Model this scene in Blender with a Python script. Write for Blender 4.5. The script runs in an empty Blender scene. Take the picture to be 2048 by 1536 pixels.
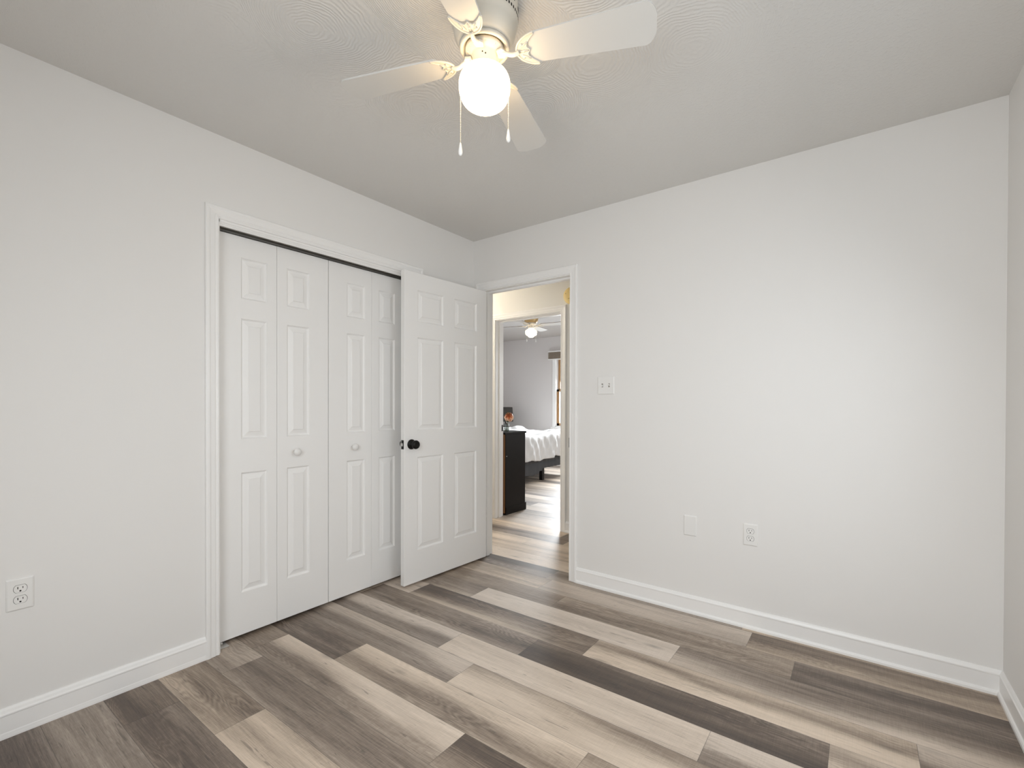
import bpy, math, random
from mathutils import Vector, Matrix
random.seed(7)
sc = bpy.context.scene
col = sc.collection
PI = math.pi

# ---------------------------------------------------------------- camera
yaw, pitch, roll = 0.64336, -0.00708, 0.00277
fwd = Vector((-math.sin(yaw), math.cos(yaw), 0)); rgt = Vector((math.cos(yaw), math.sin(yaw), 0)); up = Vector((0, 0, 1))
f2 = fwd * math.cos(pitch) + up * math.sin(pitch); u2 = up * math.cos(pitch) - fwd * math.sin(pitch)
r3 = rgt * math.cos(roll) + u2 * math.sin(roll); u3 = u2 * math.cos(roll) - rgt * math.sin(roll)
cam_data = bpy.data.cameras.new('camera')
cam = bpy.data.objects.new('camera', cam_data); col.objects.link(cam)
M = Matrix((r3, u3, -f2)).transposed().to_4x4(); M.translation = Vector((2.40917, -2.70895, 1.18921))
cam.matrix_world = M
cam_data.sensor_width = 36; cam_data.lens = 36 * 925.446 / 2048
cam_data.shift_y = 43.68 / 2048
cam_data.clip_start = 0.02
sc.camera = cam

# ---------------------------------------------------------------- world, lights, exposure
sc.view_settings.view_transform = 'Standard'; sc.view_settings.look = 'None'
sc.view_settings.gamma = 1; sc.view_settings.use_curve_mapping = False
sc.view_settings.exposure = 0.0
w = bpy.data.worlds.new('sky'); sc.world = w; w.use_nodes = True
w.node_tree.nodes['Background'].inputs[0].default_value = (0.80, 0.90, 1.0, 1)
w.node_tree.nodes['Background'].inputs[1].default_value = 1.6
try:
    sc.cycles.max_bounces = 14; sc.cycles.diffuse_bounces = 8; sc.cycles.glossy_bounces = 5
    sc.cycles.use_denoising = True; sc.cycles.sample_clamp_indirect = 6
    sc.cycles.caustics_reflective = False; sc.cycles.caustics_refractive = False
except Exception:
    pass

def area(name, loc, rot, sx, sy, power, color, spread=PI):
    l = bpy.data.lights.new(name, 'AREA'); l.shape = 'RECTANGLE'; l.size = sx; l.size_y = sy
    l.energy = power; l.color = color; l.spread = spread
    o = bpy.data.objects.new(name, l); col.objects.link(o); o.location = loc; o.rotation_euler = rot
    return o
# daylight through the window behind the camera, and through the far bedroom window
area('rear_window_daylight', (2.10, -3.31, 1.40), (PI / 2 - 0.62, 0, -0.05), 1.20, 1.10, 32, (0.96, 0.98, 1.0))
area('side_window_daylight', (2.955, -1.32, 1.40), (PI / 2 - 0.62, 0, PI / 2), 1.05, 1.10, 10, (0.96, 0.98, 1.0))
area('bedroom_window_daylight', (-1.62, 4.97, 1.42), (-PI / 2 + 0.45, 0, 0), 1.0, 1.25, 98, (0.90, 0.95, 1.0), math.radians(115))
area('bedroom_side_fill', (1.47, 3.30, 1.40), (PI / 2 - 0.35, 0, PI / 2), 1.15, 1.2, 36, (0.94, 0.97, 1.0))  # added fill from the unseen right side, brightens duvet and far wall
def point(name, loc, power, color, r):
    l = bpy.data.lights.new(name, 'POINT'); l.energy = power; l.color = color; l.shadow_soft_size = r
    o = bpy.data.objects.new(name, l); col.objects.link(o); o.location = loc; return o
point('hall_ceiling_bulb', (-1.30, 0.50, 2.24), 17, (1.0, 0.90, 0.74), 0.09)
GLOBE_COL = (1.0, 0.72, 0.40); GLOBE_STR = 12

# ---------------------------------------------------------------- helpers
class MB:
    def __init__(s): s.v = []; s.f = []; s.m = []; s.sm = []
    def add(s, verts, faces, mi=0, smooth=False):
        b = len(s.v); s.v += [tuple(v) for v in verts]
        for f in faces: s.f.append([b + i for i in f]); s.m.append(mi); s.sm.append(smooth)
    def box(s, x0, x1, y0, y1, z0, z1, mi=0):
        x0, x1 = sorted((x0, x1)); y0, y1 = sorted((y0, y1)); z0, z1 = sorted((z0, z1))
        s.add([(x0,y0,z0),(x1,y0,z0),(x1,y1,z0),(x0,y1,z0),(x0,y0,z1),(x1,y0,z1),(x1,y1,z1),(x0,y1,z1)],
              [(0,3,2,1),(4,5,6,7),(0,1,5,4),(1,2,6,5),(2,3,7,6),(3,0,4,7)], mi)
    def lathe(s, prof, seg=40, c=(0, 0), mi=0, smooth=True, axis='z', base=(0,0,0)):
        """prof: list of (radius, height)."""
        vs = []; fs = []
        for r, h in prof:
            for i in range(seg):
                a = 2 * PI * i / seg; p = (r * math.cos(a), r * math.sin(a), h)
                if axis == 'y': p = (p[0], -p[2], p[1])
                if axis == 'x': p = (p[2], p[0], p[1])
                vs.append((p[0] + c[0] + base[0], p[1] + c[1] + base[1], p[2] + base[2]))
        for k in range(len(prof) - 1):
            for i in range(seg):
                j = (i + 1) % seg
                fs.append((k * seg + i, k * seg + j, (k + 1) * seg + j, (k + 1) * seg + i))
        fs.append(tuple(range(seg - 1, -1, -1))); fs.append(tuple((len(prof) - 1) * seg + i for i in range(seg)))
        s.add(vs, fs, mi, smooth)
    def prism(s, pts, mapf, t0, t1, mi=0):
        """closed 2D outline extruded between t0 and t1; mapf(a,b,t)->xyz"""
        n = len(pts)
        vs = [mapf(a, b, t0) for a, b in pts] + [mapf(a, b, t1) for a, b in pts]
        fs = [tuple(range(n - 1, -1, -1)), tuple(range(n, 2 * n))]
        fs += [(i, (i + 1) % n, n + (i + 1) % n, n + i) for i in range(n)]
        s.add(vs, fs, mi)
    def tube(s, pts, r, seg=8, mi=0, rr=None):
        pts = [Vector(p) for p in pts]; n = len(pts); vs = []; fs = []
        prev = None
        for i, p in enumerate(pts):
            d = (pts[min(i + 1, n - 1)] - pts[max(i - 1, 0)]).normalized()
            ref = Vector((0, 0, 1)) if abs(d.z) < 0.9 else Vector((1, 0, 0))
            a = d.cross(ref).normalized(); b = d.cross(a).normalized()
            R = rr[i] if rr else r
            for k in range(seg):
                t = 2 * PI * k / seg; vs.append(p + a * R * math.cos(t) + b * R * math.sin(t))
        for i in range(n - 1):
            for k in range(seg):
                j = (k + 1) % seg; fs.append((i * seg + k, i * seg + j, (i + 1) * seg + j, (i + 1) * seg + k))
        fs.append(tuple(range(seg - 1, -1, -1))); fs.append(tuple((n - 1) * seg + k for k in range(seg)))
        s.add(vs, fs, mi, True)
    def sphere(s, c, r, su=8, sv=5, sc3=(1, 1, 1), mi=0):
        vs = [(c[0], c[1], c[2] + r * sc3[2])]; fs = []
        for j in range(1, sv):
            t = PI * j / sv
            for i in range(su):
                a = 2 * PI * i / su
                vs.append((c[0] + r * sc3[0] * math.sin(t) * math.cos(a), c[1] + r * sc3[1] * math.sin(t) * math.sin(a), c[2] + r * sc3[2] * math.cos(t)))
        vs.append((c[0], c[1], c[2] - r * sc3[2]))
        for i in range(su): fs.append((0, 1 + i, 1 + (i + 1) % su))
        for j in range(sv - 2):
            for i in range(su):
                a = 1 + j * su + i; b = 1 + j * su + (i + 1) % su
                fs.append((a, a + su, b + su, b))
        L = len(vs) - 1; o = 1 + (sv - 2) * su
        for i in range(su): fs.append((o + i, L, o + (i + 1) % su))
        s.add(vs, fs, mi, True)
    def build(s, name, mats, parent=None, bevel=0, fix=True):
        me = bpy.data.meshes.new(name); me.from_pydata(s.v, [], s.f)
        if not isinstance(mats, (list, tuple)): mats = [mats]
        for m in mats: me.materials.append(m)
        for p, mi, smo in zip(me.polygons, s.m, s.sm): p.material_index = mi; p.use_smooth = smo
        if fix:
            import bmesh
            bm = bmesh.new(); bm.from_mesh(me); bmesh.ops.recalc_face_normals(bm, faces=bm.faces); bm.to_mesh(me); bm.free()
        me.update()
        o = bpy.data.objects.new(name, me); col.objects.link(o)
        if parent: o.parent = parent
        if bevel:
            b = o.modifiers.new('bevel', 'BEVEL'); b.width = bevel; b.segments = 2; b.limit_method = 'ANGLE'; b.harden_normals = False
        return o

def tag(o, label=None, cat=None, group=None, kind=None):
    if label: o['label'] = label
    if cat: o['category'] = cat
    if group: o['group'] = group
    if kind: o['kind'] = kind
    return o
def empty(name, loc=(0, 0, 0), rot=(0, 0, 0)):
    o = bpy.data.objects.new(name, None); col.objects.link(o); o.location = loc; o.rotation_euler = rot
    o.empty_display_size = 0.05
    return o
def copy_tree(o, parent=None):
    c = o.copy(); col.objects.link(c)
    if parent: c.parent = parent
    for ch in list(o.children): copy_tree(ch, c)
    return c

# ---------------------------------------------------------------- materials
def mat(name, color, rough=0.5, spec=0.5, metal=0, emit=None, estr=0, bump=None):
    m = bpy.data.materials.new(name); m.use_nodes = True
    nt = m.node_tree; b = nt.nodes['Principled BSDF']
    b.inputs['Base Color'].default_value = (*color, 1); b.inputs['Roughness'].default_value = rough
    b.inputs['Specular IOR Level'].default_value = spec; b.inputs['Metallic'].default_value = metal
    if emit: b.inputs['Emission Color'].default_value = (*emit, 1); b.inputs['Emission Strength'].default_value = estr
    # faint procedural variation so that nothing is a perfectly flat colour
    tc = nt.nodes.new('ShaderNodeTexCoord')
    n = nt.nodes.new('ShaderNodeTexNoise'); n.inputs['Scale'].default_value = (bump[0] if bump else 60); n.inputs['Detail'].default_value = 3
    nt.links.new(tc.outputs['Object'], n.inputs['Vector'])
    bp = nt.nodes.new('ShaderNodeBump'); bp.inputs['Strength'].default_value = (bump[1] if bump else 0.02); bp.inputs['Distance'].default_value = (bump[2] if bump else 0.001)
    nt.links.new(n.outputs['Fac'], bp.inputs['Height']); nt.links.new(bp.outputs['Normal'], b.inputs['Normal'])
    return m
WALL = mat('wall_paint', (0.80, 0.79, 0.775), 0.55, 0.3, bump=(140, 0.10, 0.0006))
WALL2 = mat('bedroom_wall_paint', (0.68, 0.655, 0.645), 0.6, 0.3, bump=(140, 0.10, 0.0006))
HALLW = mat('hall_wall_paint', (0.80, 0.79, 0.76), 0.6, 0.3, bump=(140, 0.10, 0.0006))
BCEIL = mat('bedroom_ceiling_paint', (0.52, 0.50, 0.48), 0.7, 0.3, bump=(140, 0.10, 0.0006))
TRIM = mat('trim_paint', (0.87, 0.865, 0.855), 0.32, 0.45, bump=(50, 0.05, 0.0006))
DOORM = mat('door_paint', (0.87, 0.865, 0.855), 0.36, 0.45, bump=(220, 0.06, 0.0004))
BLACK = mat('black_metal', (0.012, 0.011, 0.010), 0.35, 0.5, 0.6)
DARK = mat('dark_void', (0.02, 0.018, 0.016), 0.9, 0.1)
STEEL = mat('steel', (0.66, 0.65, 0.63), 0.45, 0.5, 0.5)
TRACK = mat('track_metal', (0.33, 0.31, 0.28), 0.5, 0.5, 0.6)
PLATE = mat('white_plastic', (0.82, 0.815, 0.80), 0.28, 0.5)
FANM = mat('fan_enamel', (0.66, 0.63, 0.56), 0.35, 0.5)
BLADEM = mat('fan_blade', (0.65, 0.64, 0.615), 0.45, 0.4)
BLADEEDGE = mat('fan_blade_edge', (0.20, 0.14, 0.09), 0.5, 0.4)
FANWARM = mat('fan_warm_lit', (0.62, 0.43, 0.20), 0.35, 0.5, 0.3)  # warm lamplight on the far fan's housing, put into its base colour
BEAD = mat('chain_beads', (0.80, 0.74, 0.62), 0.3, 0.5, 0.5)
ESPRESSO = mat('espresso_wood', (0.009, 0.0065, 0.005), 0.5, 0.18, bump=(90, 0.1, 0.001))
BROWN = mat('brown_wood', (0.26, 0.12, 0.045), 0.5, 0.4)
SASH = mat('oak_sash', (0.34, 0.19, 0.08), 0.45, 0.4)
BLINDM = mat('blind_slats', (0.33, 0.27, 0.21), 0.5, 0.4)
SHEET = mat('white_cotton', (0.70, 0.69, 0.68), 0.85, 0.15, bump=(300, 0.15, 0.001))
SKIRT = mat('grey_upholstery', (0.085, 0.085, 0.088), 0.9, 0.15, bump=(260, 0.3, 0.001))
ALARM = mat('aged_plastic', (0.80, 0.62, 0.28), 0.4, 0.4)
ALARMD = mat('alarm_slots', (0.20, 0.13, 0.04), 0.7, 0.3)
SHADE = mat('grey_lampshade', (0.075, 0.07, 0.065), 0.9, 0.1)
ROSE = mat('peach_petal', (0.90, 0.43, 0.22), 0.6, 0.3)
ROSE2 = mat('pale_petal', (0.93, 0.58, 0.40), 0.6, 0.3)
LEAF = mat('green_leaf', (0.05, 0.10, 0.025), 0.5, 0.4)
def emis(name, c, s):
    m = mat(name, c, 0.4, 0.3, 0, c, s); return m
GLOBE = emis('lit_globe', GLOBE_COL, GLOBE_STR)
GLOBE2 = emis('lit_glass_bowl', (1.0, 0.80, 0.52), 5.0)
def glass_mat(name, tint, gl=0.12):
    m = bpy.data.materials.new(name); m.use_nodes = True; nt = m.node_tree; nt.nodes.clear()
    o = nt.nodes.new('ShaderNodeOutputMaterial'); t = nt.nodes.new('ShaderNodeBsdfTransparent'); g = nt.nodes.new('ShaderNodeBsdfGlossy')
    t.inputs[0].default_value = (*tint, 1); g.inputs['Roughness'].default_value = 0.03
    mx = nt.nodes.new('ShaderNodeMixShader'); mx.inputs[0].default_value = gl
    nt.links.new(t.outputs[0], mx.inputs[1]); nt.links.new(g.outputs[0], mx.inputs[2]); nt.links.new(mx.outputs[0], o.inputs[0])
    return m
PANE = glass_mat('window_glass', (0.97, 0.98, 0.98), 0.06)
VASEG = glass_mat('vase_glass', (0.74, 0.76, 0.74), 0.10)

# ceiling: combed swirl plaster + stipple
def ceiling_mat():
    m = bpy.data.materials.new('swirl_plaster'); m.use_nodes = True; nt = m.node_tree; N = nt.nodes; L = nt.links
    b = N['Principled BSDF']; b.inputs['Base Color'].default_value = (0.715, 0.705, 0.685, 1); b.inputs['Roughness'].default_value = 0.8
    b.inputs['Specular IOR Level'].default_value = 0.2
    tc = N.new('ShaderNodeTexCoord')
    def math_(op, a=None, bb=None, c=None):
        n = N.new('ShaderNodeMath'); n.operation = op
        for i, x in enumerate((a, bb, c)):
            if x is None: continue
            if isinstance(x, (int, float)): n.inputs[i].default_value = x
            else: L.new(x, n.inputs[i])
        return n.outputs[0]
    nz = N.new('ShaderNodeTexNoise'); nz.inputs['Scale'].default_value = 5; nz.inputs['Detail'].default_value = 3; L.new(tc.outputs['Object'], nz.inputs['Vector'])
    # combed rings round the fan
    vm = N.new('ShaderNodeVectorMath'); vm.operation = 'DISTANCE'; L.new(tc.outputs['Object'], vm.inputs[0]); vm.inputs[1].default_value = (1.466, -1.60, 2.44)
    d = vm.outputs['Value']
    vo = N.new('ShaderNodeTexVoronoi'); vo.inputs['Scale'].default_value = 2.6; vo.inputs['Randomness'].default_value = 1; L.new(tc.outputs['Object'], vo.inputs['Vector'])
    dd = math_('ADD', math_('MULTIPLY', vo.outputs['Distance'], 0.42), math_('MULTIPLY', nz.outputs['Fac'], 0.10))
    dd = math_('ADD', dd, math_('MULTIPLY', d, 0.35))
    rings = math_('SINE', math_('MULTIPLY', dd, 620))
    near = N.new('ShaderNodeMapRange'); near.inputs[1].default_value = 0.45; near.inputs[2].default_value = 1.0; near.inputs[3].default_value = 1.0; near.inputs[4].default_value = 0.08
    L.new(d, near.inputs[0])
    st = N.new('ShaderNodeTexNoise'); st.inputs['Scale'].default_value = 75; st.inputs['Detail'].default_value = 4; st.inputs['Roughness'].default_value = 0.65; L.new(tc.outputs['Object'], st.inputs['Vector'])
    cr = N.new('ShaderNodeValToRGB'); cr.color_ramp.elements[0].position = 0.50; cr.color_ramp.elements[1].position = 0.72; L.new(st.outputs['Fac'], cr.inputs[0])
    h = math_('ADD', math_('MULTIPLY', math_('MULTIPLY', rings, near.outputs[0]), 0.85), math_('MULTIPLY', cr.outputs[0], 1.0))
    bp = N.new('ShaderNodeBump'); bp.inputs['Strength'].default_value = 0.45; bp.inputs['Distance'].default_value = 0.0016
    L.new(h, bp.inputs['Height']); L.new(bp.outputs['Normal'], b.inputs['Normal'])
    return m
CEIL = ceiling_mat()

# floor planks
def floor_mat():
    m = bpy.data.materials.new('vinyl_planks'); m.use_nodes = True; nt = m.node_tree; N = nt.nodes; L = nt.links
    b = N['Principled BSDF']
    uv = N.new('ShaderNodeUVMap'); uv.uv_map = 'plank'
    of = N.new('ShaderNodeAttribute'); of.attribute_name = 'tone'          # r: tone, g: plank random, b: tint
    sep = N.new('ShaderNodeSeparateColor'); L.new(of.outputs['Color'], sep.inputs[0])
    def math_(op, a=None, bb=None, c=None, clamp=False):
        n = N.new('ShaderNodeMath'); n.operation = op; n.use_clamp = clamp
        for i, x in enumerate((a, bb, c)):
            if x is None: continue
            if isinstance(x, (int, float)): n.inputs[i].default_value = x
            else: L.new(x, n.inputs[i])
        return n.outputs[0]
    sx = N.new('ShaderNodeSeparateXYZ'); L.new(uv.outputs[0], sx.inputs[0])
    U, V = sx.outputs[0], sx.outputs[1]       # U metres along plank, V metres across
    def vec(us, vs, zoff):
        c = N.new('ShaderNodeCombineXYZ'); L.new(math_('MULTIPLY', U, us), c.inputs[0]); L.new(math_('MULTIPLY', V, vs), c.inputs[1])
        L.new(math_('MULTIPLY', sep.outputs[1], zoff), c.inputs[2]); return c.outputs[0]
    def noise(v, detail=4, rough=0.6, dist=0.0):
        n = N.new('ShaderNodeTexNoise'); n.inputs['Scale'].default_value = 1; n.inputs['Detail'].default_value = detail
        n.inputs['Roughness'].default_value = rough; n.inputs['Distortion'].default_value = dist; L.new(v, n.inputs['Vector']); return n.outputs['Fac']
    grain = noise(vec(5, 150, 97), 5, 0.65, 0.3)
    fine = noise(vec(22, 520, 53), 3, 0.6)
    band = noise(vec(1.3, 15, 31), 3, 0.55, 0.6)
    saw = noise(vec(260, 14, 17), 2, 0.5)
    # cathedral grain figure
    cn = noise(vec(1.5, 10, 71), 2, 0.45, 0.25)
    ctr = math_('SINE', math_('MULTIPLY', cn, 150))
    cmask = noise(vec(0.9, 5, 23), 1, 0.5)
    cmr = N.new('ShaderNodeMapRange'); cmr.inputs[1].default_value = 0.48; cmr.inputs[2].default_value = 0.62; L.new(cmask, cmr.inputs[0])
    cath = math_('MULTIPLY', ctr, cmr.outputs[0])
    t = math_('ADD', sep.outputs[0], math_('MULTIPLY', math_('SUBTRACT', band, 0.5), 0.50))
    t = math_('ADD', t, math_('MULTIPLY', math_('SUBTRACT', grain, 0.5), 0.40))
    t = math_('ADD', t, math_('MULTIPLY', math_('SUBTRACT', fine, 0.5), 0.34))
    t = math_('ADD', t, math_('MULTIPLY', math_('SUBTRACT', saw, 0.5), 0.13))
    t = math_('ADD', t, math_('MULTIPLY', cath, 0.055), clamp=True)
    ramp = N.new('ShaderNodeValToRGB'); e = ramp.color_ramp.elements
    e[0].position = 0.0; e[0].color = (0.048, 0.034, 0.026, 1)
    e[1].position = 1.0; e[1].color = (0.72, 0.612, 0.508, 1)
    for ps, c in ((0.22, (0.114, 0.082, 0.061)), (0.45, (0.280, 0.223, 0.175)), (0.72, (0.535, 0.445, 0.362))):
        x = e.new(ps); x.color = (*c, 1)
    L.new(t, ramp.inputs[0])
    # cool/warm tint per plank
    tint = N.new('ShaderNodeMix'); tint.data_type = 'RGBA'; tint.blend_type = 'MULTIPLY'; tint.inputs[0].default_value = 1
    cmb = N.new('ShaderNodeCombineColor'); L.new(math_('ADD', math_('MULTIPLY', sep.outputs[2], 0.06), 0.97), cmb.inputs[0]); cmb.inputs[1].default_value = 1
    L.new(math_('SUBTRACT', 1.05, math_('MULTIPLY', sep.outputs[2], 0.10)), cmb.inputs[2])
    L.new(ramp.outputs[0], tint.inputs[6]); L.new(cmb.outputs[0], tint.inputs[7])
    # small cracks / knots, printed dark marks
    kn = N.new('ShaderNodeTexVoronoi'); kn.inputs['Scale'].default_value = 1; L.new(vec(2.6, 9.0, 41), kn.inputs['Vector'])
    kr = N.new('ShaderNodeMapRange'); kr.inputs[1].default_value = 0.0; kr.inputs[2].default_value = 0.16; kr.inputs[3].default_value = 0.55; kr.inputs[4].default_value = 1.0; L.new(kn.outputs['Distance'], kr.inputs[0])
    ck = noise(vec(7, 95, 11), 2, 0.4, 1.2)
    cr = N.new('ShaderNodeMapRange'); cr.inputs[1].default_value = 0.27; cr.inputs[2].default_value = 0.33; cr.inputs[3].default_value = 0.6; cr.inputs[4].default_value = 1.0; L.new(ck, cr.inputs[0])
    mm = math_('MULTIPLY', kr.outputs[0], cr.outputs[0])
    # seams
    W, Lk = 0.1781, 1.205
    ev = math_('MINIMUM', V, math_('SUBTRACT', W, V)); eu = math_('MINIMUM', U, math_('SUBTRACT', Lk, U)); ed = math_('MINIMUM', ev, eu)
    sr = N.new('ShaderNodeMapRange'); sr.inputs[1].default_value = 0.0004; sr.inputs[2].default_value = 0.0016; sr.inputs[3].default_value = 0.50; sr.inputs[4].default_value = 1.0; L.new(ed, sr.inputs[0])
    mm = math_('MULTIPLY', mm, sr.outputs[0])
    fin = N.new('ShaderNodeMix'); fin.data_type = 'RGBA'; fin.blend_type = 'MULTIPLY'; fin.inputs[0].default_value = 1
    L.new(tint.outputs[2], fin.inputs[6]); cg = N.new('ShaderNodeCombineColor')
    for i in range(3): L.new(mm, cg.inputs[i])
    L.new(cg.outputs[0], fin.inputs[7]); L.new(fin.outputs[2], b.inputs['Base Color'])
    L.new(math_('ADD', math_('MULTIPLY', grain, 0.14), 0.42), b.inputs['Roughness'])
    b.inputs['Specular IOR Level'].default_value = 0.8
    bp = N.new('ShaderNodeBump'); bp.inputs['Strength'].default_value = 0.25; bp.inputs['Distance'].default_value = 0.0006
    L.new(math_('ADD', math_('ADD', math_('MULTIPLY', fine, 0.5), grain), math_('MULTIPLY', sr.outputs[0], 1.5)), bp.inputs['Height']); L.new(bp.outputs['Normal'], b.inputs['Normal'])
    return m
FLOOR = floor_mat()

PROF = {  # (row, start x): tone across the plank from its far edge to its near edge
 (0,-.435):[.6,.55,.6,.65],(0,.77):[.78,.72,.66,.60],(0,1.97):[.36,.36,.46,.66],
 (1,-.23):[.46,.40,.42,.40],(1,.976):[.52,.50,.36,.42],(1,2.18):[.34,.24,.34,.28],
 (2,-.69):[.36,.42,.45,.5],(2,.513):[.86,.84,.86,.80],(2,1.712):[.32,.38,.60,.76],
 (3,.168):[.26,.26,.36,.60],(3,1.368):[.72,.42,.80,.86],(3,2.58):[.75,.62,.40,.50],
 (4,-.075):[.46,.30,.34,.46],(4,1.13):[.32,.22,.10,.12],(4,2.335):[.72,.50,.62,.80],
 (5,-.42):[.88,.80,.36,.32],(5,.782):[.86,.74,.80,.74],(5,1.992):[.82,.74,.36,.30],
 (6,-.19):[.80,.66,.38,.44],(6,1.015):[.42,.66,.84,.80],(6,2.22):[.4,.5,.6,.6],
 (7,-.73):[.36,.28,.22,.24],(7,.476):[.88,.74,.40,.52],(7,1.69):[.40,.52,.6,.7],
 (8,-1.12):[.42,.38,.36,.40],(8,.08):[.88,.76,.40,.42],(8,1.26):[.20,.20,.28,.34],
 (9,-1.02):[.50,.56,.46,.58],(9,.188):[.38,.28,.34,.50],(9,1.39):[.4,.4,.5,.5],
 (10,-.63):[.34,.36,.56,.66],(10,.575):[.60,.72,.64,.78],(10,1.78):[.5,.5,.6,.6],
 (11,-.95):[.30,.34,.22,.30],(11,.26):[.30,.36,.24,.32],(12,-.35):[.46,.40,.5,.44],(12,.85):[.6,.5,.6,.5],
 (13,-.7):[.30,.24,.30,.22],(13,.5):[.6,.7,.6,.7]}
START = {0:.77,1:.976,2:.513,3:.168,4:1.13,5:.782,6:1.015,7:.476,8:.08,9:.188,10:.575,11:.26,12:.85,13:.5}
def interp(a, t):
    x = t * (len(a) - 1); i = min(int(x), len(a) - 2); fx = x - i; fx = fx * fx * (3 - 2 * fx)
    return a[i] * (1 - fx) + a[i + 1] * fx
def make_floor():
    W, Lk = 0.1781, 1.205; ang = 0.016; x0c, yc = 0.8, -0.067
    rnd = random.Random(11)
    verts = []; faces = []; uvs = []; cols = []
    NV, NU = 10, 14
    for k in range(-30, 19):
        st = START.get(k, rnd.uniform(0, Lk))
        j = math.floor((-3.8 - st) / Lk)
        while st + j * Lk < 3.4:
            xs = st + j * Lk
            pr = None
            for (kk, px), v in PROF.items():
                if kk == k and abs(px - xs) < 0.05: pr = v
            if pr is None:
                base = rnd.choice([.3, .4, .5, .62, .74, .8]); pr = [base + rnd.uniform(-.14, .14) for _ in range(4)]
            ra = rnd.random(); ti = rnd.random(); ph = [rnd.uniform(0, 6.28) for _ in range(4)]
            b = len(verts); y_top = yc - k * W
            for iu in range(NU + 1):
                for iv in range(NV + 1):
                    u = Lk * iu / NU; v = W * iv / NV
                    x = xs + u; y = y_top - v
                    verts.append((x, y + ang * (x - x0c), 0.0))
                    wv = v / W + 0.085 * math.sin(u * 4.1 + ph[0]) + 0.05 * math.sin(u * 9.7 + ph[1])
                    tn = interp(pr, min(max(wv, 0), 1)) + 0.05 * math.sin(u * 3.1 + ph[2] + v * 20)
                    uvs.append((u, v)); cols.append((tn, ra, ti, 1))
            for iu in range(NU):
                for iv in range(NV):
                    a = b + iu * (NV + 1) + iv
                    faces.append((a, a + 1, a + NV + 2, a + NV + 1))
            j += 1
    me = bpy.data.meshes.new('floor'); me.from_pydata(verts, [], faces)
    ul = me.uv_layers.new(name='plank')
    li = [0] * len(me.loops); me.loops.foreach_get('vertex_index', li)
    flat = []
    for i in li: flat += uvs[i]
    ul.data.foreach_set('uv', flat)
    ca = me.color_attributes.new(name='tone', type='FLOAT_COLOR', domain='POINT')
    fc = []
    for c in cols: fc += c
    ca.data.foreach_set('color', fc)
    me.materials.append(FLOOR); me.update()
    # slab below gives it thickness
    o = bpy.data.objects.new('floor', me); col.objects.link(o)
    if me.polygons[0].normal.z < 0: me.flip_normals()
    sub = MB(); sub.box(-3.8, 3.2, -3.6, 5.1, -0.12, -0.004); sub.build('subfloor', DARK, o)
    return o
floor = make_floor()
tag(floor, 'multi-tone grey and tan wood-look plank floor', 'floor', kind='structure')

# ---------------------------------------------------------------- room shell
H = 2.44; RX = 2.887; RY = -3.26; T = 0.114
HY0, HY1 = 0.114, 0.988; BY0 = 1.108; BY1 = 4.80
CL0, CL1, CLZ = -1.800, -0.582, 2.052      # closet rough opening
D0, D1, DZ = 0.090, 0.867, 2.052           # bedroom door rough opening
E0, E1, EZ = -0.579, 0.208, 2.035          # far doorway rough opening
def S(mb, name, m, label, cat='wall', bevel=0):
    return tag(mb.build(name, m, bevel=bevel), label, cat, kind='structure')
b = MB(); b.box(-T, 0, RY, CL0, 0, H); b.box(-T, 0, CL1, 0, 0, H); b.box(-T, 0, CL0, CL1, CLZ, H)
S(b, 'wall_left', WALL, 'long white left wall holding the closet opening')
b = MB(); b.box(-1.6, D0, 0, T, 0, H); b.box(D1, RX + T, 0, T, 0, H); b.box(D0, D1, 0, T, DZ, H)
S(b, 'wall_back', WALL, 'wide blank white wall right of the open doorway')
ry0, ry1 = -1.92, -0.72
b = MB(); b.box(RX, RX + T, RY, ry0, 0, H); b.box(RX, RX + T, ry1, 0, 0, H); b.box(RX, RX + T, ry0, ry1, 0, 0.80); b.box(RX, RX + T, ry0, ry1, 2.10, H); S(b, 'wall_right', WALL, 'white wall at the right edge of the view')
b = MB(); wx0, wx1, wz0, wz1 = 1.40, 2.76, 0.80, 2.10
b.box(-T, wx0, RY - T, RY, 0, H); b.box(wx1, RX + T, RY - T, RY, 0, H); b.box(wx0, wx1, RY - T, RY, 0, wz0); b.box(wx0, wx1, RY - T, RY, wz1, H)
S(b, 'wall_rear', WALL, 'white window wall behind the viewpoint')
b = MB(); b.box(-T - 0.62, -T - 0.56, -2.1, 0.0, 0, H); b.box(-T - 0.56, -T, -2.14, -2.08, 0, H)
S(b, 'wall_closet', WALL, 'inner walls of the closet behind the bifold doors')
b = MB(); b.box(-T, RX + T, RY - T, T, H, H + 0.1); b.box(-0.8, -T, -2.2, 0, H, H + 0.1)
S(b, 'ceiling', CEIL, 'off-white swirl plaster ceiling above the room', 'ceiling')
b = MB(); b.box(-1.6, E0, HY1, BY0, 0, H); b.box(E1, RX + T, HY1, BY0, 0, H); b.box(E0, E1, HY1, BY0, EZ, H)
S(b, 'wall_hall', HALLW, 'cream lit hall wall around the second doorway')
b = MB(); b.box(-1.66, -1.6, 0, BY0, 0, H); b.box(RX, RX + T, T, HY1, 0, H); S(b, 'wall_hall_end', HALLW, 'end walls closing the hall')
b = MB(); b.box(-1.66, RX + T, T, HY1, H, H + 0.1); S(b, 'ceiling_hall', WALL, 'smooth white ceiling over the hall', 'ceiling')
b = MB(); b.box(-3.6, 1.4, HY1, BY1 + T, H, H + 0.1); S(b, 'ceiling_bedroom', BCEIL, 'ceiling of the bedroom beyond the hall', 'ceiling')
vx0, vx1, vz0, vz1 = -2.19, -1.05, 0.74, 2.10
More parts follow.
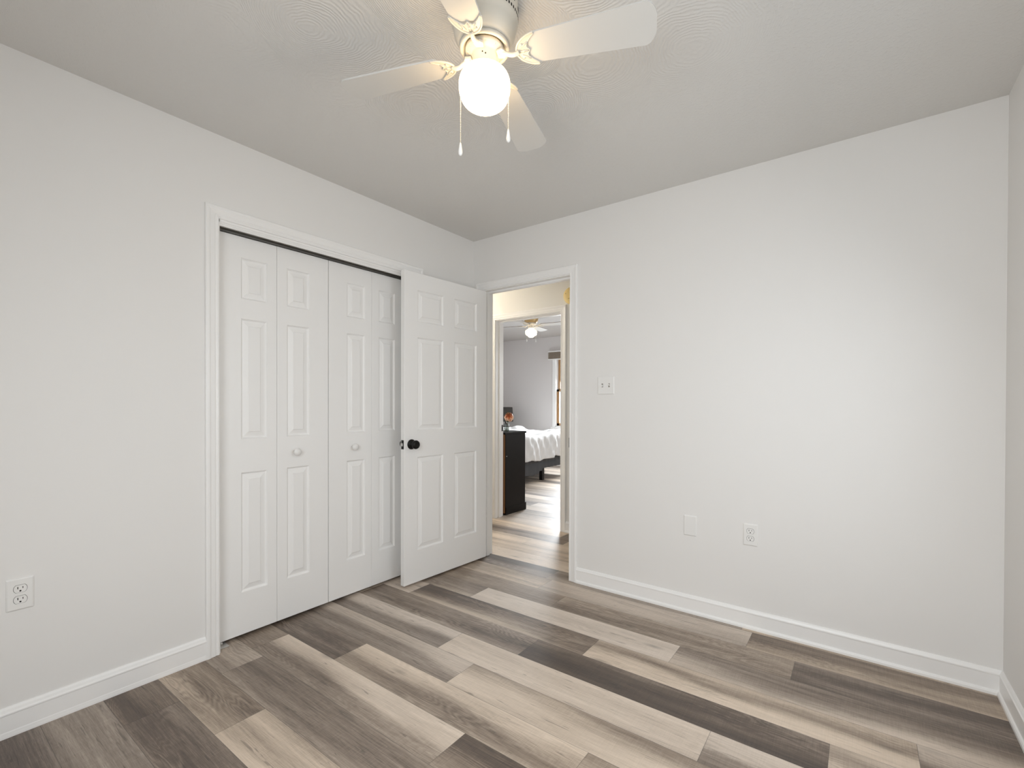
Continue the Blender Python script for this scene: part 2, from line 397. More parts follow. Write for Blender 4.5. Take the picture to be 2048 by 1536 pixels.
b = MB(); b.box(-3.6, vx0, BY1, BY1 + T, 0, H); b.box(vx1, 1.4, BY1, BY1 + T, 0, H); b.box(vx0, vx1, BY1, BY1 + T, 0, vz0); b.box(vx0, vx1, BY1, BY1 + T, vz1, H)
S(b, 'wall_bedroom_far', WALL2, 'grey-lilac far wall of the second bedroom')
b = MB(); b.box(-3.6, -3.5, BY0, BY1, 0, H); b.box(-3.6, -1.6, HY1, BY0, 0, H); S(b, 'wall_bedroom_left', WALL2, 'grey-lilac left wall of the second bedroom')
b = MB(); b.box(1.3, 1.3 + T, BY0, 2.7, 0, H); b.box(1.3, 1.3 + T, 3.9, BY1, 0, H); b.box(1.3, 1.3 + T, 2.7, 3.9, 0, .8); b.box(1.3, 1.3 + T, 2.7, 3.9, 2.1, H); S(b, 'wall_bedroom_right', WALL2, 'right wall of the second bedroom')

# ---- trim
CAS = [(0,0),(0,.009),(.0035,.0112),(.0085,.0112),(.0115,.0092),(.0155,.0092),(.0185,.0118),(.036,.0135),(.043,.0165),(.0525,.0165),(.057,.0135),(.057,0)]
def casing(mb, a0, a1, z1, mapf):
    path = [(a0, 0.0, -1, 0), (a0, z1, -1, 1), (a1, z1, 1, 1), (a1, 0.0, 1, 0)]
    n = len(CAS); vs = []
    for a, z, sa, sz in path:
        for o, t in CAS: vs.append(mapf(a + sa * o, z + sz * o, t))
    fs = []
    for k in range(3):
        for i in range(n):
            j = (i + 1) % n; fs.append((k * n + i, k * n + j, (k + 1) * n + j, (k + 1) * n + i))
    fs.append(tuple(range(n))); fs.append(tuple(3 * n + i for i in range(n)))
    mb.add(vs, fs)
def jamb_y(mb, x0, x1, z1, y0, y1, ins=0.007, stop=None):
    """door lining through a wall that runs along x; faces at x0,x1,z1"""
    mb.box(x0 - ins, x0, y0, y1, 0.0, z1 + ins); mb.box(x1, x1 + ins, y0, y1, 0.0, z1 + ins); mb.box(x0, x1, y0, y1, z1, z1 + ins)
    if stop:
        s0, s1 = stop; t = .011
        mb.box(x0, x0 + t, s0, s1, 0.0, z1 - t); mb.box(x1 - t, x1, s0, s1, 0.0, z1 - t); mb.box(x0, x1, s0, s1, z1 - t, z1)
# closet casing
b = MB(); casing(b, CL0 + .004, CL1 - .004, CLZ - .005, lambda a, z, t: (t, a, z))
b.box(-.114, 0, CL0, CL0 + .010, 0, CLZ); b.box(-.114, 0, CL1 - .010, CL1, 0, CLZ); b.box(-.012, 0, CL0, CL1, 2.036, CLZ); b.box(-.015, -.004, CL0, CL1, 2.029, CLZ); b.box(-.018, -.008, CL0, CL1, 2.022, CLZ); b.box(-.114, -.018, CL0, CL1, 2.049, CLZ)
S(b, 'trim_1', TRIM, 'white moulded casing around the bifold closet doors', 'door frame')
b = MB(); casing(b, D0 + .004, D1 - .004, DZ - .005, lambda a, z, t: (a, -t, z)); casing(b, D0 + .004, D1 - .004, DZ - .005, lambda a, z, t: (a, T + t, z))
jamb_y(b, D0 + .008, D1 - .008, DZ - .010, 0, T, .008, stop=(.040, .075))
t1 = S(b, 'trim_2', TRIM, 'white casing and lining of the open doorway to the hall', 'door frame')
b = MB(); casing(b, E0 + .004, E1 - .004, EZ - .005, lambda a, z, t: (a, HY1 - t, z)); casing(b, E0 + .004, E1 - .004, EZ - .005, lambda a, z, t: (a, BY0 + t, z))
jamb_y(b, E0 + .008, E1 - .008, EZ - .010, HY1, BY0, .008, stop=(1.036, 1.072))
t3 = S(b, 'trim_3', TRIM, 'warm-lit casing of the second doorway across the hall', 'door frame')
b = MB(); b.box(E0 + .008, E0 + .0105, 1.077, 1.106, .890, .955); b.box(E0 + .0085, E0 + .013, 1.094, 1.103, .905, .94); b.build('strike_plate', BLACK, t3)['label'] = 'black strike plate'
b = MB(); b.box(D1 - .010, D1 - .0065, -.004, .030, .89, .955); b.build('strike_plate', BLACK, t1)['label'] = 'black strike plate'

BASE = [(0,0),(.0145,0),(.0145,.006),(.013,.018),(.012,.022),(.012,.078),(.0135,.081),(.0135,.085),(.010,.090),(.0075,.098),(.0035,.105),(0,.105)]
def base(mb, mapf, a0, a1, prof=BASE):
    n = len(prof)
    vs = [mapf(a, d, z) for a in (a0, a1) for d, z in prof]
    fs = [(i, (i + 1) % n, n + (i + 1) % n, n + i) for i in range(n)] + [tuple(range(n)), tuple(n + i for i in range(n))]
    mb.add(vs, fs)
SHOE = [(0,0),(.021,0),(.0205,.010),(.017,.016),(.012,.019),(.012,.078),(.0135,.081),(.0135,.085),(.010,.088),(.0075,.094),(.0035,.100),(0,.100)]
b = MB(); base(b, lambda a, d, z: (d, a, z), RY, CL0 + .004 - .057); base(b, lambda a, d, z: (d, a, z), CL1 - .004 + .057, -.013)
S(b, 'baseboard_left', TRIM, 'white baseboard along the left wall', 'baseboard')
b = MB(); base(b, lambda a, d, z: (a, -d, z), D1 - .004 + .057, RX - .002, SHOE)
S(b, 'baseboard_back', TRIM, 'white baseboard under the wide blank wall', 'baseboard')
b = MB(); base(b, lambda a, d, z: (RX - d, a, z), RY, 0.0, SHOE); S(b, 'baseboard_right', TRIM, 'white baseboard at the right edge of the view', 'baseboard')
b = MB(); base(b, lambda a, d, z: (a, RY + d, z), 0, RX); S(b, 'baseboard_rear', TRIM, 'white baseboard behind the viewpoint', 'baseboard')
b = MB(); base(b, lambda a, d, z: (a, HY1 - d, z), E1 - .004 + .057, RX, SHOE); base(b, lambda a, d, z: (a, HY1 - d, z), -1.6, E0 + .004 - .057, SHOE)
S(b, 'baseboard_hall', TRIM, 'white baseboard on the hall wall by the second doorway', 'baseboard')
b = MB(); base(b, lambda a, d, z: (a, BY1 - d, z), -3.5, 1.3); S(b, 'baseboard_bedroom', TRIM, 'white baseboard on the far bedroom wall', 'baseboard')

# ---------------------------------------------------------------- moulded doors
def leaf_mesh(w, h, t, panels, mapf):
    """panels: (u0,u1,v0,v1) aligned in rows/columns; front n=0, back n=-t"""
    mb = MB()
    us = sorted({0, w} | {p[0] for p in panels} | {p[1] for p in panels}); vs_ = sorted({0, h} | {p[2] for p in panels} | {p[3] for p in panels})
    inside = lambda u, v: any(p[0] < u < p[1] and p[2] < v < p[3] for p in panels)
    c = 0.0015
    for i in range(len(us) - 1):
        for j in range(len(vs_) - 1):
            if inside((us[i] + us[i + 1]) / 2, (vs_[j] + vs_[j + 1]) / 2): continue
            q = [(us[i], vs_[j]), (us[i + 1], vs_[j]), (us[i + 1], vs_[j + 1]), (us[i], vs_[j + 1])]
            q = [(min(max(a, c), w - c), min(max(bb, c), h - c)) for a, bb in q]
            mb.add([mapf(a, bb, 0) for a, bb in q], [(0, 1, 2, 3)])
    for (u0, u1, v0, v1) in panels:
        steps = [(0, 0), (.0025, -.0050), (.0075, -.0100), (.0110, -.0102), (.0335, -.0042), (.0365, -.0012)]
        vv = []
        for ins, d in steps:
            vv += [mapf(u0 + ins, v0 + ins, d), mapf(u1 - ins, v0 + ins, d), mapf(u1 - ins, v1 - ins, d), mapf(u0 + ins, v1 - ins, d)]
        ff = []
        for k in range(len(steps) - 1):
            for i in range(4):
                j = (i + 1) % 4; ff.append((k * 4 + i, k * 4 + j, k * 4 + 4 + j, k * 4 + 4 + i))
        k = (len(steps) - 1) * 4; ff.append((k, k + 1, k + 2, k + 3))
        mb.add(vv, ff)
    # eased edges, sides and back
    o = [(c, c), (w - c, c), (w - c, h - c), (c, h - c)]; e = [(0, 0), (w, 0), (w, h), (0, h)]
    vv = [mapf(a, bb, 0) for a, bb in o] + [mapf(a, bb, -c) for a, bb in e] + [mapf(a, bb, -t) for a, bb in e]
    ff = [(i, (i + 1) % 4, 4 + (i + 1) % 4, 4 + i) for i in range(4)] + [(4 + i, 4 + (i + 1) % 4, 8 + (i + 1) % 4, 8 + i) for i in range(4)] + [(8, 9, 10, 11)]
    mb.add(vv, ff)
    return mb
ROWS = [(.212, .815), (.985, 1.588), (1.688, 1.892)]
LW, LH, LX = 0.2965, 1.997, -0.066
LZ0 = 0.018
def bifold(root_name, y0, wide_first, knob_leaf, label):
    r = empty(root_name, (LX, y0, LZ0)); tag(r, label, 'closet door', 'bifold closet doors', 'structure')
    for i in range(2):
        wide = (i == 0)
        a = 0.119 if wide else 0.053
        pn = [(a, a + .1285, v0, v1) for v0, v1 in ROWS]
        yy = i * (LW + .0015)
        lf = leaf_mesh(LW, LH, .032, pn, lambda u, v, n, yy=yy: (n, yy + u, v)).build('leaf', DOORM, r)
        if i == knob_leaf:
            k = MB(); ky = (0.097 if i == 1 else 0.160) + yy; kz = .898
            k.lathe([(.0095, 0), (.009, .008), (.008, .013), (.0115, .017), (.0180, .021), (.0205, .027), (.0190, .033), (.013, .0385), (.003, .040)], 24, axis='x', base=(0, ky, kz))
            kb = k.build('knob', PLATE, lf); kb['label'] = 'small round white knob'
    return r
bifold('door_2', CL0 + .0125, True, 1, 'left pair of white bifold closet door leaves')
bifold('door_3', CL0 + .0125 + 2 * (LW + .0015) + .002, True, 0, 'right pair of bifold closet leaves, partly behind the open door')
# head track and floor pivots
b = MB(); b.box(-.098, -.034, CL0 + .012, CL1 - .012, 2.036, 2.049)
b.box(-.098, -.094, CL0 + .012, CL1 - .012, 2.027, 2.049); b.box(-.038, -.034, CL0 + .012, CL1 - .012, 2.026, 2.049)
tag(b.build('bifold_track', TRACK), 'dark metal track above the bifold closet doors', 'door track')
def pivot(y, s, label):
    b = MB(); b.box(-.100, -.028, y, y + s * .004, 0.001, .014); b.box(-.096, -.034, y, y + s * .052, 0.001, .003); b.lathe([(.006, .003), (.006, .013), (.004, .0165)], 12, c=(-.070, y + s * .030))
    return tag(b.build('pivot_bracket', STEEL), label, 'door hardware', 'floor brackets of the closet doors')
pivot(CL0 + .011, 1, 'small metal floor bracket under the leftmost closet leaf')
pivot(CL1 - .011, -1, 'small metal floor bracket under the rightmost closet leaf')

# open six-panel door
ha = Vector((.136, -.004, 0)); hb = Vector((.097, -.767, 0)); tdir = (hb - ha).normalized(); nd = Vector((-tdir.y, tdir.x, 0))
DW, DH, DT = .763, 2.020, .035
dr = empty('door_1', (ha.x, ha.y, .013)); tag(dr, 'open white six-panel door with a black knob, in front of the closet', 'door', kind='structure')
if nd.x < 0: nd = -nd
def dm(u, v, n): p = tdir * u + nd * n; return (p.x, p.y, v)
PN = [(u0, u1, v0, v1) for u0, u1 in ((.106, .330), (.434, .658)) for v0, v1 in ((.210, .818), (.992, 1.600), (1.703, 1.908))]
leaf_mesh(DW, DH, DT, PN, dm).build('door_panel', DOORM, dr)
def knob(parent, side):
    k = MB()
    prof = [(.0325, 0), (.0325, .004), (.030, .008), (.020, .0105), (.0125, .013), (.0115, .022), (.014, .027), (.0235, .033), (.0275, .040), (.0285, .047), (.026, .054), (.019, .0585), (.012, .0595), (.010, .0575), (.002, .0575)]
    seg = 36; vs = []; fs = []
    for r, h in prof:
        for i in range(seg):
            a = 2 * PI * i / seg
            hh = h if side > 0 else -DT - h
            vs.append(dm(.707 + r * math.cos(a), .905 + r * math.sin(a), hh))
    for q in range(len(prof) - 1):
        for i in range(seg):
            j = (i + 1) % seg; fs.append((q * seg + i, q * seg + j, (q + 1) * seg + j, (q + 1) * seg + i))
    fs.append(tuple((len(prof) - 1) * seg + i for i in range(seg)))
    k.add(vs, fs, 0, True); o = k.build('door_knob', BLACK, parent); o['label'] = 'round black knob on a black rosette'; return o
knob(dr, 1); knob(dr, -1)
k = MB()
def dbox(mb, u0, u1, v0, v1, n0, n1, mi=0):
    vs = [dm(u, v, n) for n in (n0, n1) for u, v in ((u0, v0), (u1, v0), (u1, v1), (u0, v1))]
    mb.add(vs, [(0,1,2,3),(4,5,6,7),(0,1,5,4),(1,2,6,5),(2,3,7,6),(3,0,4,7)], mi)
dbox(k, DW - .002, DW + .0012, .876, .934, -.030, -.0055)
lp = k.build('latch_plate', BLACK, dr); lp['label'] = 'black latch plate'
k = MB(); dbox(k, DW + .001, DW + .011, .896, .914, -.024, -.012); k.build('latch_bolt', STEEL, lp)['label'] = 'silver latch bolt'
for hz in (.18, 1.0, 1.80):
    k = MB(); p = dm(-.002, 0, -DT - .004); k.lathe([(.006, hz), (.006, hz + .09)], 12, c=(p[0], p[1])); k.build('hinge', BLACK, dr)

# ---------------------------------------------------------------- outlets, switch, blank plate
def plate_map(kind, a, z, wall):
    if wall == 'left': return lambda u, v, n: (n, a + u, z + v)
    return lambda u, v, n: (a + u, -n, z + v)
def rrect(w, h, r, seg=5):
    pts = []
    for cx, cy, a0 in ((w/2 - r, h/2 - r, 0), (-w/2 + r, h/2 - r, 90), (-w/2 + r, -h/2 + r, 180), (w/2 - r, -h/2 + r, 270)):
        for i in range(seg + 1):
            a = math.radians(a0 + 90 * i / seg); pts.append((cx + r * math.cos(a), cy + r * math.sin(a)))
    return pts
def cover(mb, w, h, mf):
    outer = rrect(w, h, .003); mid = rrect(w - .002, h - .002, .003); inner = rrect(w - .009, h - .009, .003)
    n = len(outer)
    vs = [mf(a, bb, 0) for a, bb in outer] + [mf(a, bb, .0025) for a, bb in outer] + [mf(a, bb, .0038) for a, bb in mid] + [mf(a, bb, .0060) for a, bb in inner]
    fs = []
    for k in range(3):
        for i in range(n): j = (i + 1) % n; fs.append((k * n + i, k * n + j, (k + 1) * n + j, (k + 1) * n + i))
    fs.append(tuple(3 * n + i for i in range(n)))
    mb.add(vs, fs)
def outlet(a, z, wall, label):
    mf = plate_map(0, a, z, wall); loc = mf(0, 0, 0); r = empty('wall_outlet', loc); tag(r, label, 'outlet', 'duplex wall outlets')
    lm = lambda u, v, n: tuple(Vector(mf(u, v, n)) - Vector(loc))
    mb = MB(); cover(mb, .070, .114, lm); mb.build('cover_plate', PLATE, r)
    for s in (1, -1):
        cz = s * .0195
        pts = []
        R = .0170
        for i in range(28):
            t = 2 * PI * i / 28; pts.append((R * math.cos(t), max(-.0132, min(.0132, R * math.sin(t) * 1.02)) + cz))
        def ring(mb, k, off, mi): mb.prism([(p[0] * k, (p[1] - cz) * k + cz) for p in pts], lm, .0055, off, mi)
        mb = MB(); ring(mb, 1.06, .00615, 1); ring(mb, 1.0, .0072, 0)
        def bx(u0, u1, v0, v1): mb.prism([(u0, v0 + cz), (u1, v0 + cz), (u1, v1 + cz), (u0, v1 + cz)], lm, .0071, .00745, 1)
        bx(-.0075, -.0053, -.0005, .0078); bx(.0053, .0073, .0005, .0072)
        mb.prism([(.0028 * math.cos(t), -.0075 + .0028 * math.sin(t) + cz) for t in [2 * PI * i / 12 for i in range(12)]], lm, .0071, .00745, 1)
        mb.build('receptacle', [PLATE, DARK], r)
    mb = MB(); mb.prism([(.003 * math.cos(t), .003 * math.sin(t)) for t in [2 * PI * i / 12 for i in range(12)]], lm, .0055, .0068); mb.build('screw', PLATE, r)
outlet(-2.4415, .4975, 'left', 'white duplex outlet on the left wall near the bottom left corner')
outlet(1.9555, .4945, 'back', 'white duplex outlet low on the back wall, right of the blank plate')
mf = plate_map(0, 1.6465, .4935, 'back'); b = MB(); cover(b, .070, .114, lambda u, v, n: mf(u, v, n))
tag(b.build('blank_wall_plate', PLATE), 'blank white cover plate low on the back wall, left of the outlet', 'wall plate')
mf = plate_map(0, 1.124, 1.300, 'back'); loc = mf(0, 0, 0)
r = empty('light_switch', loc); tag(r, 'white double toggle light switch beside the doorway', 'light switch')
lm = lambda u, v, n: tuple(Vector(mf(u, v, n)) - Vector(loc))
b = MB(); cover(b, .114, .114, lm); b.build('cover_plate', PLATE, r)
for u, s in ((-.023, -1), (.023, 1)):
    b = MB(); b.prism([(u - .0052, -.012), (u + .0052, -.012), (u + .0052, .012), (u - .0052, .012)], lm, .0055, .0063, 1)
    vs = [lm(u + du, dv, n) for du, dv, n in ((-.004, -.004, .006), (.004, -.004, .006), (.004, .004, .006), (-.004, .004, .006), (-.003, s * .006 - .003, .015), (.003, s * .006 - .003, .015), (.003, s * .006 + .003, .0165), (-.003, s * .006 + .003, .0165))]
    b.add(vs, [(0,3,2,1),(4,5,6,7),(0,1,5,4),(1,2,6,5),(2,3,7,6),(3,0,4,7)]); b.build('toggle', [PLATE, TRACK], r)

# ---------------------------------------------------------------- ceiling fan
def smooth_poly(pts, n=6):
    out = []
    for i in range(len(pts) - 1):
        for k in range(n):
            t = k / n; p0 = pts[max(i - 1, 0)]; p1 = pts[i]; p2 = pts[i + 1]; p3 = pts[min(i + 2, len(pts) - 1)]
            out.append(tuple(0.5 * ((2 * p1[c]) + (-p0[c] + p2[c]) * t + (2 * p0[c] - 5 * p1[c] + 4 * p2[c] - p3[c]) * t * t + (-p0[c] + 3 * p1[c] - 3 * p2[c] + p3[c]) * t ** 3) for c in range(len(p1))))
    out.append(pts[-1]); return out
BZ = -0.174    # blade plane below ceiling
def blade_fn(th, pit, droop):
    def f(s, t, n):
        x = s; y = t * math.cos(pit) - n * math.sin(pit); z = t * math.sin(pit) + n * math.cos(pit) - droop * s
        return (x * math.cos(th) - y * math.sin(th), x * math.sin(th) + y * math.cos(th), BZ + z)
    return f
def fan(name, loc, angs, pits, droops, label, schoolhouse=False):
    r = empty(name, loc); tag(r, label, 'ceiling fan')
    b = MB()
    b.lathe([(.104, 0), (.1045, -.020), (.1045, -.068), (.1025, -.077), (.0985, -.083), (.0975, -.090), (.0965, -.102), (.0910, -.117), (.0850, -.128), (.0795, -.137), (.0600, -.140)], 64)
    for i in range(60):      # row of small vent slots
        a = 2 * PI * i / 60
        for z0, z1, wd in ((-.0640, -.0555, .0026),):
            c, s = math.cos(a), math.sin(a); R = .1049
            P = lambda rr, ww, zz: (rr * c - ww * s, rr * s + ww * c, zz)
            b.add([P(.1035, -wd, z0), P(R, -wd, z0), P(R, wd, z0), P(.1035, wd, z0), P(.1035, -wd, z1), P(R, -wd, z1), P(R, wd, z1), P(.1035, wd, z1)],
                  [(0,3,2,1),(4,5,6,7),(0,1,5,4),(1,2,6,5),(2,3,7,6),(3,0,4,7)], 1)
    for i in range(14):      # larger slots near the ceiling
        a = 2 * PI * i / 14 + .1
        c, s = math.cos(a), math.sin(a); R = .1050
        P = lambda rr, ww, zz: (rr * c - ww * s, rr * s + ww * c, zz)
        for sg in (-1, 1):
            ww = .008
            b.add([P(.1035, -ww, -.037), P(R, -ww, -.037), P(R, ww, -.037), P(.1035, ww, -.037), P(.1035, -ww, -.029), P(R, -ww, -.029), P(R, ww, -.029), P(.1035, ww, -.029)],
                  [(0,3,2,1),(4,5,6,7),(0,1,5,4),(1,2,6,5),(2,3,7,6),(3,0,4,7)], 1)
    b.build('motor_housing', [FANWARM if schoolhouse else FANM, DARK], r)
    # flywheel ring with open centre
    b = MB(); prof = [(.060, -.140), (.0765, -.139), (.0785, -.145), (.0765, -.152), (.070, -.1535), (.066, -.150), (.064, -.143)]
    b.lathe(prof, 56)
    for i in range(4):
        a = angs[i] + .42
        b.lathe([(.0032, -.160), (.0032, -.150)], 10, c=(.052 * math.cos(a), .052 * math.sin(a)))
        b.lathe([(.0032, -.160), (.0032, -.150)], 10, c=(.052 * math.cos(a + .55), .052 * math.sin(a + .55)))
    b.lathe([(.040, -.158), (.060, -.158), (.060, -.148), (.040, -.148)], 48)
    b.build('flywheel', FANM, r)
    for i in range(4):
        fn = blade_fn(angs[i], pits[i], droops[i]); hw = lambda s: .0395 + .0444 * s
        s0, s1 = .145, .520
        pts = [(s0, -hw(s0) + .012), (s0 + .012, -hw(s0 + .012))]
        cr = .040
        w1 = hw(s1)
        for q in range(9):
            a = -PI / 2 + (PI / 2) * q / 8; pts.append((s1 - .016 - cr * .55 + cr * .55 * math.cos(a) + .010 * (q / 8), -w1 + cr + cr * math.sin(a)))
        for q in range(9):
            a = (PI / 2) * q / 8; pts.append((s1 - .016 - cr * .55 + cr * .55 * math.cos(a) + .010 * (1 - q / 8), w1 - cr + cr * math.sin(a)))
        pts += [(s0 + .012, hw(s0 + .012)), (s0, hw(s0) - .012)]
        b = MB(); b.prism(pts, fn, .0, .0055)
        for k_, f_ in enumerate(b.f):
            if len(f_) == 4: b.m[k_] = 1
        bl = b.build('blade', [BLADEM, BLADEEDGE if schoolhouse else BLADEM], r)
        # blade iron: neck + crescent with cut-outs
        b = MB()
        neck = smooth_poly([(.050, 0, -.004 + (.0 )), (.074, .0, -.006), (.096, 0, -.010), (.112, 0, -.006)], 5)
        b.tube([fn(p[0], p[1], p[2] + .012 * max(0, (.085 - p[0]) / .035)) for p in neck], .007, 8)
        foot = [(.042, -.012), (.060, -.016), (.068, -.006), (.068, .006), (.060, .016), (.042, .012)]
        b.prism(foot, fn, .002, .008)
        outer = smooth_poly([(.167, -.0505), (.150, -.047), (.130, -.038), (.112, -.022), (.104, 0), (.112, .022), (.130, .038), (.150, .047), (.167, .0505)], 5)
        inner = smooth_poly([(.167, .0465), (.152, .034), (.140, .020), (.138, .010), (.146, .0)], 5)
        inner2 = [(a, -c) for a, c in reversed(inner)][1:]
        fill_in = [(a, c) for a, c in inner] + inner2
        b.prism(list(outer) + fill_in, fn, -.0032, -.0004)
        b.tube([fn(a, c, -.0035) for a, c in outer], .0030, 7)
        b.tube([fn(a, c, -.0035) for a, c in fill_in], .0020, 7)
        for t0 in (-.026, 0, .026):
            b.tube([fn(.110 + abs(t0) * .35, t0 * .5, -.0045), fn(.142 + abs(t0) * .1, t0 * 1.0, -.0045)], .0024, 6)
        for sx, st in ((.124, -.020), (.124, .020), (.128, 0)):
            b.tube([fn(sx, st, -.0065), fn(sx, st, -.002)], .0038, 8)
        b.build('blade_iron', FANM, bl)
    b = MB(); b.lathe([(.0600, -.150), (.0590, -.157), (.0420, -.163), (.0385, -.168), (.0375, -.190), (.0385, -.206), (.0400, -.209)], 44)
    for a in (.0, .25):
        aa = -1.05 + a
        b.sphere((.0378 * math.cos(aa), .0378 * math.sin(aa), -.181 - a * .02), .0022, 8, 5, mi=1)
    b.build('switch_housing', [FANM, BLACK], r)
    b = MB()
    if schoolhouse:
        b.lathe([(.036, -.208), (.040, -.222), (.062, -.232), (.080, -.244), (.083, -.262), (.079, -.296), (.070, -.308), (.046, -.318), (.036, -.332), (.018, -.340), (.003, -.341)], 8, smooth=False)
        b.build('light_globe', GLOBE2, r)['label'] = 'glowing faceted glass shade'
    else:
        gp = smooth_poly([(.0375, -.203), (.0400, -.209), (.0560, -.216), (.0710, -.229), (.0790, -.247), (.0800, -.268), (.0770, -.290), (.0670, -.311), (.0480, -.326), (.0250, -.3325), (.002, -.334)], 4)
        b.lathe(gp, 56); b.build('light_globe', GLOBE, r)['label'] = 'glowing round glass globe'
    return r
fA = fan('ceiling_fan', (1.466, -1.5985, H), [math.radians(a) for a in (20.2, 106.85, 197.7, 290.4)], [math.radians(a) for a in (-13.4, -7.2, -6.2, -10.4)], [.0136, .039, -.0086, -.0057],
         'large off-white four-blade ceiling fan with glowing round globe above the room')
def chain(parent, pts, tip, name='pull_chain'):
    """pts in parent's local space; beads along the polyline, knob under the last point"""
    b = MB(); P = [Vector(p) for p in pts]; step = .0052; acc = 0
    for i in range(len(P) - 1):
        d = P[i + 1] - P[i]; L = d.length; x = acc
        while x < L: b.sphere(P[i] + d * (x / L), .00185, 6, 4); x += step
        acc = x - L
    b.tube(P, .0006, 5)
    o = b.build(name, BEAD, parent)
    b = MB(); e = P[-1]
    b.lathe([(.0015, 0), (.0030, -.004), (.0042, -.012), (.0058, -.022), (.0068, -.030), (.0058, -.037), (.0025, -.041)], 16, base=tuple(e))
    b.build('pull_knob', PLATE, o)
O = Vector((1.466, -1.5985, H))
def loc_(p): return tuple(Vector(p) - O)
chain(fA, [loc_((1.440, -1.622, 2.252)), loc_((1.412, -1.652, 2.205)), loc_((1.4075, -1.6455, 2.160)), loc_((1.409, -1.647, 2.000))], 0)
chain(fA, [loc_((1.499, -1.574, 2.256)), loc_((1.519, -1.553, 2.214)), loc_((1.5235, -1.5495, 2.205)), loc_((1.523, -1.550, 2.047))], 0)
# chains of the fan in the far bedroom
d2 = (-1.27, 2.64, H)
fB = fan('ceiling_fan', d2, [math.radians(a) for a in (12, 102, 192, 282)], [math.radians(-9)] * 4, [0.0] * 4,
         'small distant ceiling fan with lit faceted shade, in the far bedroom', True)
for dx, dz in ((-.062, -.365), (.062, -.372)):
    v = rgt * dx - fwd * .055
    chain(fB, [(v.x * .6, v.y * .6, -.19), (v.x, v.y, -.24), (v.x, v.y, dz)], 0)

# ---------------------------------------------------------------- hall: smoke alarm on the wall above the doorway
r = empty('smoke_alarm', (.312, HY1, 2.163)); tag(r, 'yellowed round smoke alarm on the hall wall, half hidden by the doorway', 'smoke alarm')
b = MB(); b.lathe([(.078, 0), (.078, .010), (.074, .022), (.066, .030), (.045, .036), (.020, .037), (.002, .037)], 40, axis='y')
b.build('alarm_body', ALARM, r)
b = MB()
for cx, cz, rr in ((-.040, .016, .008), (-.018, .036, .008)): b.sphere((cx, -.0335, cz), rr, 12, 6, (1, .35, 1.2))
for k_ in range(3):
    z = -.030 - k_ * .014; b.tube([(-.040 + k_ * .006, -.0325 + k_ * .003, z), (0, -.0365 + k_ * .003, z), (.040 - k_ * .006, -.0325 + k_ * .003, z)], .0022, 6)
b.build('grille', ALARMD, r)

# ---------------------------------------------------------------- windows
def window(name, x0, x1, z0, z1, y, s, label, frame_m, trim_m, sides):
    """s=+1: room is on the -y side of the wall (wall from y to y+T)"""
    r = empty(name, ((x0 + x1) / 2, y, z0)); tag(r, label, 'window', kind='structure')
    cx = (x0 + x1) / 2
    def B(mb, a0, a1, d0, d1, c0, c1): mb.box(a0 - cx, a1 - cx, s * d0, s * d1, c0 - z0, c1 - z0)
    b = MB(); cw = .060
    B(b, x0 - cw, x0, -.014, 0, z0 - .02, z1 + cw); B(b, x1, x1 + cw, -.014, 0, z0 - .02, z1 + cw); B(b, x0, x1, -.014, 0, z1, z1 + cw)
    B(b, x0 - cw - .02, x1 + cw + .02, -.040, 0, z0 - .035, z0 - .012); B(b, x0 - cw, x1 + cw, -.012, 0, z0 - .09, z0 - .035)
    B(b, x0, x0 + .012, 0, T, z0, z1); B(b, x1 - .012, x1, 0, T, z0, z1); B(b, x0, x1, 0, T, z0, z0 + .012); B(b, x0, x1, 0, T, z1 - .012, z1)
    b.build('window_trim', trim_m, r)
    zm = (z0 + z1) / 2
    for nm, c0, c1, dp in (('sash', z0 + .012, zm + .02, .030), ('sash', zm - .02, z1 - .012, .062)):
        b = MB(); w_ = .048
        off = 0 if dp < .05 else .012
        B(b, x0 + .012 + off, x0 + .012 + w_ + off * .0, dp, dp + .03, c0, c1); B(b, x1 - .012 - w_, x1 - .012 - off, dp, dp + .03, c0, c1)
        B(b, x0 + .012 + off, x1 - .012 - off, dp, dp + .03, c0, c0 + w_); B(b, x0 + .012 + off, x1 - .012 - off, dp, dp + .03, c1 - w_ * .8, c1)
        so = b.build(nm, frame_m, r)
        g = MB(); B(g, x0 + .05, x1 - .05, dp + .013, dp + .017, c0 + .04, c1 - .03); g.build('pane', PANE, so)
    return r
window('window_1', wx0, wx1, wz0, wz1, RY, -1, 'double-hung window in the wall behind the viewpoint', TRIM, TRIM, 0)
w2 = window('window_2', vx0, vx1, vz0, vz1, BY1, 1, 'oak-sashed window at the edge of the far bedroom wall', SASH, TRIM, 0)
w3 = window('window_3', ry0, ry1, wz0, wz1, 0, 1, 'double-hung window in the right wall, out of view', TRIM, TRIM, 0)
w3.location = (RX, (ry0 + ry1) / 2, wz0); w3.rotation_euler = (0, 0, -PI / 2)
w4 = window('fill_window_4', 2.7, 3.9, wz0, wz1, 0, 1, 'unseen window added in the right wall of the far bedroom for its light', SASH, TRIM, 0)  # unseen window, added to go with the bedroom side fill
w4.location = (1.3, 3.3, wz0); w4.rotation_euler = (0, 0, -PI / 2)
# raised blind
r = empty('window_blind', (-1.62, BY1 - .040, 2.16)); tag(r, 'raised brown slatted blind at the top of the far bedroom window', 'blind')
b = MB(); b.box(-.70, .70, -.03, .022, -.018, .005); b.build('headrail', PLATE, r)
b = MB()
for i in range(9): b.box(-.70, .70, -.026, .018, -.030 - i * .0135, -.022 - i * .0135)
b.build('slat_stack', BLINDM, r)
b = MB(); b.box(-.70, .70, -.027, .019, -.162, -.145); b.build('bottom_rail', PLATE, r)

